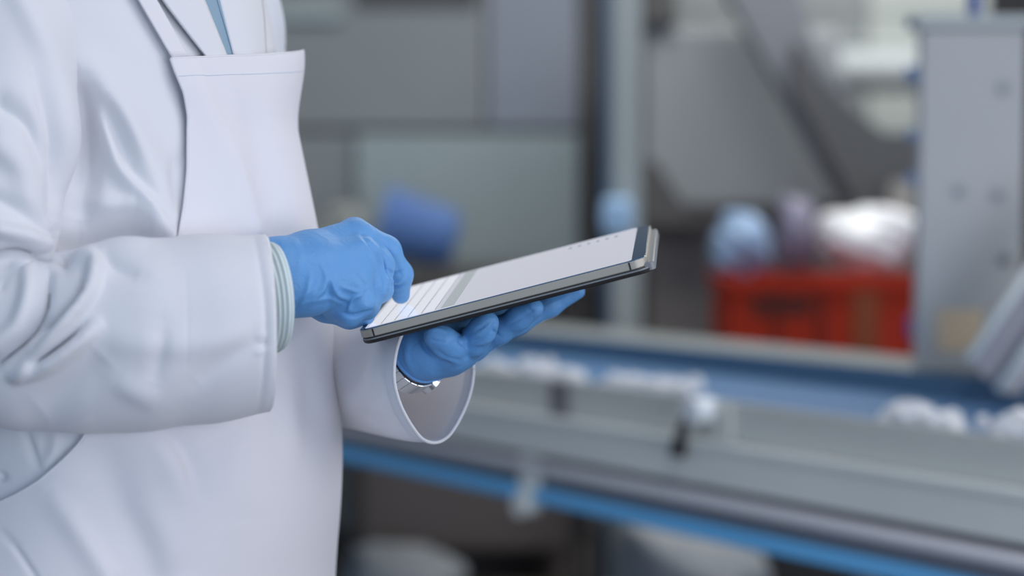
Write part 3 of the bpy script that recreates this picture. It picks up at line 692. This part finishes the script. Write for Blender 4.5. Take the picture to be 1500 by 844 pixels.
drape('lapel', M['coat'], coat, [(160, -120), (215, -40), (238, 0), (318, 104)], [(250, -120), (282, -40), (299, 0), (341, 104)], 0.009, 0.007, bow=0.003, thick=0.002)
drape('lapel', M['coat'], coat, [(305, -120), (313, -40), (321, 0), (347, 104)], [(330, -120), (368, -40), (384, 0), (391, 104)], 0.004, 0.006, bow=0.008, thick=0.002)
drape('apron_strap', M['apron'], apron, [(130, -120), (180, -40), (203, 0), (252, 84)], [(160, -120), (206, -40), (229, 0), (277, 85)], 0.010, 0.009, thick=0.0016)

# sleeves ------------------------------------------------------------------
def cut(V, Fs, planes):
    bm = bmesh.new(); me = bpy.data.meshes.new('tmp'); me.from_pydata(V.tolist(), [], Fs.tolist()); bm.from_mesh(me); bpy.data.meshes.remove(me)
    for (co, no) in planes:
        bmesh.ops.bisect_plane(bm, geom=bm.verts[:]+bm.edges[:]+bm.faces[:], plane_co=Vector(co), plane_no=Vector(no), clear_outer=True)
    bmesh.ops.recalc_face_normals(bm, faces=bm.faces[:])
    bm.verts.index_update(); V2 = np.array([v.co[:] for v in bm.verts]); F2 = [tuple(v.index for v in f.verts) for f in bm.faces]
    rim = []
    for e in bm.edges:
        if e.is_boundary: rim.append((e.verts[0].index, e.verts[1].index))
    bm.free(); return V2, F2, rim
def loops(edges):
    adj = {}
    for a_, b_ in edges: adj.setdefault(a_, []).append(b_); adj.setdefault(b_, []).append(a_)
    seen = set(); out = []
    for s in adj:
        if s in seen: continue
        L = [s]; seen.add(s); cur = s
        while True:
            nx = [x for x in adj[cur] if x not in seen]
            if not nx: break
            cur = nx[0]; seen.add(cur); L.append(cur)
        out.append(L)
    return out
RS = [(c(18, -110, 1.385), .050), (c(2, 60, 1.345), .0555), (c(0, 200, 1.325), .0560), (c(-32, 330, 1.315), .056), (c(-75, 470, 1.32), .062)]
RF = [(c(-75, 480, 1.32), .063), (c(40, 504, 1.315), .0620), (c(125, 500, 1.318), .0665), (c(200, 491, 1.325), .0705), (c(300, 482, 1.34), .0695), (c(460, 466, 1.365), .067)]
def f_rs(Pn):
    d = None
    for i in range(4):
        s = seg(Pn, RS[i][0], RS[i+1][0], RS[i][1], RS[i+1][1], (1, 1, 1.12)); d = s if d is None else smin(d, s, 0.012)
    e = None
    for i in range(5):
        s = seg(Pn, RF[i][0], RF[i+1][0], RF[i][1], RF[i+1][1], (1, 1, 1.30)); e = s if e is None else smin(e, s, 0.012)
    return smin(d, e, 0.005)
V, Fs = nets(f_rs, c(-260, 680, 1.30)-np.array([0, 0, .09]), c(470, -260, 1.40)+np.array([0, 0, .06]), 0.0020)
V = relax(V, Fs, 2); Nn = vnormals(V, Fs)
cen = (V[:, 2] < 1e9); W = c2w(V)
px, py_, dd = w2px(W); view = V/np.linalg.norm(V, axis=1, keepdims=True); face = np.clip(-(Nn*view).sum(1)*3, 0, 1)
V = V + Nn*(folds(px, py_, SLEEVE_FOLDS)*face)[:, None]
cp = c(391, 473, 1.352); cn = np.array([0.965, 0.02, 0.25])
V, Fs2, rim = cut(V, Fs, [(cp, cn)])
slv = mesh('sleeve', c2w(V), Fs2, M['coat'], coat)
md = slv.modifiers.new('thick', 'SOLIDIFY'); md.thickness = 0.0022; md.offset = -1
rl = [L for L in loops(rim) if V[L, 0].mean() > -0.25 and len(L) > 30]
for L in rl:
    if abs((V[L]-cp)@cn).max() < 0.004:
        ribbon('cuff_edge', M['coat'], [c2w(V[k]) for k in L[::2]]+[c2w(V[L[0]])], 0.0016, slv)
# knitted inner cuff
def ringpts(cen, ax, upv, ru, rv, n=72, ph=0, sq=2.0):
    ax = np.array(ax, float); ax /= np.linalg.norm(ax); v = np.array(upv, float); v -= ax*(v@ax); v /= np.linalg.norm(v); u = np.cross(ax, v)
    t = np.linspace(0, 2*PI, n, endpoint=False)
    e = 2/sq; C_ = np.sign(np.cos(t))*np.abs(np.cos(t))**e; S_ = np.sign(np.sin(t))*np.abs(np.sin(t))**e
    return cen+ru*C_[:, None]*u+rv*S_[:, None]*v
rg = []
for k in range(25):
    s = k/24; ce = c(362+42*s, 446-12*s, 1.362); rg.append(ringpts(ce, (0.90, 0.10, 0.50), (0.12, 1, 0), 0.035+0.0010*math.sin(s*6*2*PI), 0.0445-0.001*s+0.0010*math.sin(s*6*2*PI)))
kc = mesh('knitted_cuff', c2w(np.array(rg)).reshape(-1, 3), grid_faces(25, 72, True), M['knit'], person)
md = kc.modifiers.new('thick', 'SOLIDIFY'); md.thickness = 0.0025; md.offset = -1

# left sleeve: open tube, opening turned to the right and a little towards the camera
def w2c(v):
    r_ = np.array(v)-CAM; return np.array([r_@RT, r_@UP, r_@FW])
shl = np.array(person.location)+0.13*ldir-0.02*fdir
path = [(w2c(shl+np.array([0, 0, 1.485])), .012, .012), (w2c(shl+np.array([0, 0, 1.475])), .045, .050), (w2c(shl+0.03*ldir+np.array([0, 0, 1.44])), .062, .066), (w2c(shl+0.05*ldir+np.array([0, 0, 1.34])), .062, .066), (c(290, 340, 1.81), .066, .068), (c(360, 455, 1.78), .064, .066), (c(450, 515, 1.695), .058, .058), (c(530, 538, 1.600), .054, .054), (c(596, 545, 1.515), .0545, .0555), (c(637, 545, 1.470), .0545, .0548)]
pc = crom([p[0] for p in path], 14); rv = crom([(p[1], p[2], 0) for p in path], 14)
rg = []
for i in range(len(pc)):
    t = pc[min(i+1, len(pc)-1)]-pc[max(i-1, 0)]; k = i/(len(pc)-1)
    if k > 0.5: t = t/np.linalg.norm(t)*(1-k)*1.0 + np.array([0.80, 0.02, -0.585])*(k)
    R_ = ringpts(pc[i], t, (0, 1, 0), rv[i, 0], rv[i, 1], 96)
    rel = R_-pc[i]; low = np.clip(-rel[:, 1]/0.05, 0, 1)                      # pointed hang at the bottom
    R_[:, 1] -= 0.006*low**3*k; R_[:, [0, 2]] = pc[i][[0, 2]]+rel[:, [0, 2]]*(1-0.16*low**2*k)[:, None]
    rg.append(R_)
LG = np.array(rg); n2 = normals_grid(LG, True); sgn = np.sign((n2*(LG-LG.mean(1, keepdims=True))).sum(2, keepdims=True)); n2 *= sgn
W = c2w(LG); px, py_, dd = w2px(W); LG = LG+n2*folds(px, py_, LEFT_FOLDS)[..., None]
ls = mesh('sleeve', c2w(LG).reshape(-1, 3), grid_faces(len(pc), 96, True), M['thin'], coat)
ribbon('cuff_edge', M['coat'], [c2w(v) for v in LG[-1]]+[c2w(LG[-1, 0])], 0.0016, ls)
ih = LG[-5:].copy(); ih -= n2[-5:]*0.0018
mesh('inner_hem', c2w(ih).reshape(-1, 3), grid_faces(5, 96, True), M['thin'], ls)

# gloves ---------------------------------------------------------------------
def chain(Pn, pts, k=0.006, sc=(1, 1, 1)):
    d = None
    for i in range(len(pts)-1):
        s = seg(Pn, pts[i][0], pts[i+1][0], pts[i][1], pts[i+1][1], sc); d = s if d is None else smin(d, s, k)
    return d
mm_ = 0.001
RH = dict(
 index=[(c(520, 340, 1.445), .0125), (c(566, 367, 1.462), .0115), (c(586, 402, 1.478), .0102), (c(587, 432, 1.487), .0080)],
 middle=[(c(532, 352, 1.432), .0135), (c(556, 388, 1.440), .0115), (c(557, 424, 1.434), .0098), (c(542, 440, 1.418), .0085)],
 ring=[(c(534, 378, 1.412), .0135), (c(549, 420, 1.412), .0115), (c(536, 449, 1.404), .0098), (c(512, 452, 1.402), .0085)],
 pinky=[(c(520, 408, 1.396), .0125), (c(530, 444, 1.392), .0105), (c(512, 461, 1.392), .0088), (c(488, 457, 1.400), .0075)],
 thumb=[(c(440, 425, 1.428), .017), (c(478, 449, 1.440), .0125), (c(512, 462, 1.442), .0105), (c(535, 462, 1.436), .0085)])
wr = [(c(350, 408, 1.375), .028), (c(405, 403, 1.385), .0255), (c(440, 398, 1.395), .024)]
def f_rh(Pn):
    d = chain(Pn, [(c(350, 392, 1.375), .023), (c(405, 388, 1.385), .0205), (c(450, 374, 1.405), .0185), (c(515, 350, 1.432), .0160)], 0.01)
    d = smin(d, chain(Pn, [(c(350, 432, 1.372), .023), (c(405, 430, 1.375), .0195), (c(450, 426, 1.380), .0190), (c(512, 414, 1.392), .0150)], 0.01), 0.022)
    d = smin(d, chain(Pn, [(c(420, 405, 1.380), .020), (c(470, 396, 1.390), .019), (c(528, 376, 1.408), .0150)], 0.01), 0.018)
    d = smin(d, chain(Pn, [(c(440, 415, 1.400), .018), (c(505, 402, 1.415), .017)], 0.01), 0.014)
    g = None
    for k, kk in (('index', 0.0035), ('middle', 0.0035), ('ring', 0.0035), ('pinky', 0.003)):
        e = chain(Pn, RH[k], 0.007); g = e if g is None else smin(g, e, kk)
    d = smin(d, g, 0.010)
    return smin(d, chain(Pn, RH['thumb'], 0.007), 0.005)
def glove(name, fn, lo, hi, creases, planes, parent, res=0.00105):
    V, Fs = nets(fn, lo, hi, res); V = relax(V, Fs, 2); Nn = vnormals(V, Fs)
    W = c2w(V); px, py_, dd = w2px(W); view = V/np.linalg.norm(V, axis=1, keepdims=True); face = np.clip(-(Nn*view).sum(1)*3, 0, 1)
    V = V+Nn*(folds(px, py_, creases, 1.35)*face)[:, None]
    V, F2, rim = cut(V, Fs, planes)
    o = mesh(name, c2w(V), F2, M['glove'], parent)
    return o, V, rim
g1, Vg, rim = glove('glove', f_rh, c(360, 500, 1.35)-np.array([0, 0, .03]), c(625, 300, 1.48)+np.array([0, 0, .035]), RGLOVE, [(c(372, 408, 1.37), (-1, 0, 0))], person)

LH = dict(
 index=[(c(706, 497, 1.515), .0125), (c(757, 472, 1.515), .0108), (c(806, 448, 1.515), .0092), (c(846, 427, 1.512), .0068)],
 middle=[(c(694, 503, 1.492), .0130), (c(732, 484, 1.480), .0112), (c(760, 466, 1.470), .0102), (c(782, 452, 1.462), .0085)],
 ring=[(c(680, 510, 1.470), .0135), (c(694, 500, 1.450), .0122), (c(706, 484, 1.440), .0110), (c(714, 473, 1.436), .0098)],
 pinky=[(c(664, 518, 1.452), .0135), (c(660, 508, 1.440), .0120), (c(648, 498, 1.432), .0108), (c(637, 492, 1.430), .0095)],
 thumb=[(c(640, 500, 1.520), .017), (c(690, 480, 1.550), .0135), (c(730, 462, 1.565), .011)])
wax = np.array([0.62, 0.42, -0.66]); wax /= np.linalg.norm(wax)
wc = c(617, 514, 1.470)
def f_lh(Pn):
    d = chain(Pn, [(wc-wax*0.05, .0235), (wc, .0232), (c(648, 510, 1.475), .0215), (c(690, 505, 1.490), .0150)], 0.01)
    d = smin(d, chain(Pn, [(c(625, 512, 1.485), .021), (c(660, 504, 1.505), .018), (c(704, 497, 1.510), .0130)], 0.01), 0.014)
    d = smin(d, chain(Pn, [(c(632, 516, 1.460), .020), (c(662, 518, 1.462), .0155), (c(678, 513, 1.466), .0135)], 0.01), 0.012)
    g = None
    for k in ('index', 'middle', 'ring', 'pinky'):
        e = chain(Pn, LH[k], 0.006); g = e if g is None else smin(g, e, 0.003)
    d = smin(d, g, 0.0075)
    d = smin(d, chain(Pn, [(c(668, 497, 1.470), .0135), (c(715, 478, 1.500), .0135), (c(760, 463, 1.515), .012)], 0.01), 0.006)
    return smin(d, chain(Pn, LH['thumb'], 0.007), 0.010)
wcut = wc - wax*0.004 + np.array([0, -0.004, 0])
g2, Vg2, rim2 = glove('glove', f_lh, c(540, 590, 1.45)-np.array([0, 0, .06]), c(880, 395, 1.55)+np.array([0, 0, .06]), LGLOVE, [(wcut, -wax)], person)
for L in loops(rim2):
    if len(L) > 40: ribbon('rolled_edge', M['glove'], [c2w(Vg2[k]) for k in L[::3]]+[c2w(Vg2[L[0]])], 0.0017, g2)

# wristwatch below the left glove
wt = mesh('wristwatch', c2w(np.array([ringpts(wcut-wax*(0.006+0.012*s), wax, (0, 1, 0), 0.0226+b_, 0.0226+b_, 64) for s, b_ in ((0, 0), (0, .002), (1, .002), (1, 0))])).reshape(-1, 3), grid_faces(4, 64, True), M['steel'], person)
cw = wcut-wax*0.012
vv = np.array([0, 1.0, 0]); vv -= wax*(vv@wax); vv /= np.linalg.norm(vv); uw = np.cross(wax, vv)
for k in range(22):
    a_ = 2*PI*k/22; r0, r1 = 0.0236, 0.0262; hw = 0.0088
    mb = MB(); pt = lambda r, t, w_: c2w(cw+r*(math.cos(t)*uw+math.sin(t)*vv)+wax*w_)
    t0, t1 = a_-0.136, a_+0.136
    mb.hexa([pt(r0, t0, -hw), pt(r0, t1, -hw), pt(r0, t1, hw), pt(r0, t0, hw), pt(r1, t0, -hw), pt(r1, t1, -hw), pt(r1, t1, hw), pt(r1, t0, hw)])
    mb.build('link', M['steel'], wt, bevel=0.0006)
# watch case on the outer side
acase = math.radians(-48)
for (rr_, h0, h1, nm, mt) in ((0.0115, 0.022, 0.0285, 'case', M['steel']), (0.0095, 0.0285, 0.0292, 'dial', mat('pale_dial', lin(215, 220, 225), 0.2))):
    cdir = math.cos(acase)*uw+math.sin(acase)*vv
    mb = MB(); mb.tube([c2w(cw+cdir*h0), c2w(cw+cdir*h1)], rr_, 32); mb.build(nm, mt, wt, sm=True, autosmooth=40)

# body under the clothes: one continuous figure, standing on the floor
LX = float(person.location[0])
def wp(f, l, z): return np.array([LX, TD, 0])+f*fdir+l*ldir+np.array([0, 0, z])
r_el = c2w(c(-75, 480, 1.325)); r_wr = c2w(c(392, 410, 1.382)); l_el = c2w(c(330, 430, 1.80)); l_wr = c2w(wcut-wax*0.010)
def f_body(Pn):
    d = chain(Pn, [(wp(0.0, 0, 1.42), .095), (wp(0, 0, 1.25), .105), (wp(0.03, 0, 1.05), .105), (wp(0.0, 0, 0.92), .12)], 0.05)
    for s in (-1, 1):
        d = smin(d, chain(Pn, [(wp(0, 0.07*s, 1.40), .075), (wp(0, .12*s, 1.42), .045)], 0.04), 0.04)
        d = smin(d, chain(Pn, [(wp(0, .09*s, .90), .092), (wp(0.02, .10*s, .50), .058), (wp(-0.01, .10*s, .10), .038)], 0.03), 0.03)
        d = smin(d, chain(Pn, [(wp(-0.03, .10*s, .06), .035), (wp(0.14, .11*s, .035), .028)], 0.02), 0.02)
    hd = seg(Pn, wp(-0.02, 0, 1.66), wp(0.02, 0, 1.72), .078, .088)
    hd = smin(hd, seg(Pn, wp(0.0, 0, 1.645), wp(0.055, 0, 1.60), .058, .036), 0.03)
    hd = smin(hd, seg(Pn, wp(0.095, 0, 1.69), wp(0.115, 0, 1.655), .008, .013), 0.012)
    hd = smin(hd, seg(Pn, wp(0.085, -0.02, 1.622), wp(0.085, 0.02, 1.622), .008, .008), 0.006)
    for s in (-1, 1): hd = smin(hd, seg(Pn, wp(-0.01, .085*s, 1.69), wp(-0.015, .088*s, 1.655), .014, .009), 0.006)
    d = smin(d, seg(Pn, wp(-0.02, 0, 1.45), wp(-0.005, 0, 1.60), .058, .052), 0.03); d = smin(d, hd, 0.02)
    d = smin(d, chain(Pn, [(wp(0, -.145, 1.40), .038), (r_el, .040), (r_wr, .022)], 0.02), 0.03)
    d = smin(d, chain(Pn, [(wp(-0.02, .14, 1.40), .036), (l_el, .036), (c2w(c(450, 515, 1.695)), .033), (c2w(c(545, 538, 1.575)), .028), (l_wr, .0222)], 0.02), 0.03)
    return d
V, Fs = nets(f_body, (LX-0.50, 1.15, 0.0), (LX+0.45, 2.05, 1.84), 0.0075)
V = relax(V, Fs, 1)
body = mesh('body', V, Fs, M['skin'], person)
def f_hair(Pn):
    d = seg(Pn, wp(-0.03, 0, 1.68), wp(0.005, 0, 1.735), .084, .090); x = (Pn[..., 0]-LX)*fdir[0]+(Pn[..., 1]-TD)*fdir[1]
    return np.maximum(d, -(Pn[..., 2]-1.70) + np.clip(x+0.02, -0.05, 0.2)*0.9)
V, Fs = nets(f_hair, (LX-0.2, 1.40, 1.58), (LX+0.2, 1.72, 1.86), 0.006); mesh('hair', relax(V, Fs, 2), Fs, M['hair'], person)
for s in (-1, 1):
    q = wp(0.082, 0.032*s, 1.70); bm = bmesh.new(); bmesh.ops.create_uvsphere(bm, u_segments=16, v_segments=10, radius=0.011)
    mesh('eye', np.array([v.co[:] for v in bm.verts])+q, [tuple(v.index for v in f.verts) for f in bm.faces], M['eye'], person); bm.free()
    V = []; prof_ = [(0.985, .108, .10), (.80, .100, .10), (.50, .075, .075), (.12, .058, .062), (.045, .06, .065)]
    rg = []
    for (z_, a_, b_) in prof_:
        t = np.linspace(0, 2*PI, 32, endpoint=False); ce = wp(0.0 if z_ > .3 else 0.0, .10*s, z_)
        rg.append(ce+np.cos(t)[:, None]*b_*fdir+np.sin(t)[:, None]*a_*ldir)
    mesh('trouser_leg', np.array(rg).reshape(-1, 3), grid_faces(5, 32, True), M['trouser'], person)
    def f_shoe(Pn, s=s):
        return np.maximum(smin(seg(Pn, wp(-0.045, .10*s, .052), wp(0.15, .115*s, .04), .048, .046), seg(Pn, wp(-.03, .10*s, .05), wp(-.01, .1*s, .11), .05, .05), 0.03), -(Pn[..., 2]-0.004))
    q = wp(0.05, .1*s, 0); V, Fs = nets(f_shoe, (q[0]-.22, q[1]-.2, -0.01), (q[0]+.22, q[1]+.2, 0.19), 0.006); mesh('shoe', relax(V, Fs, 2), Fs, M['shoe'], person)
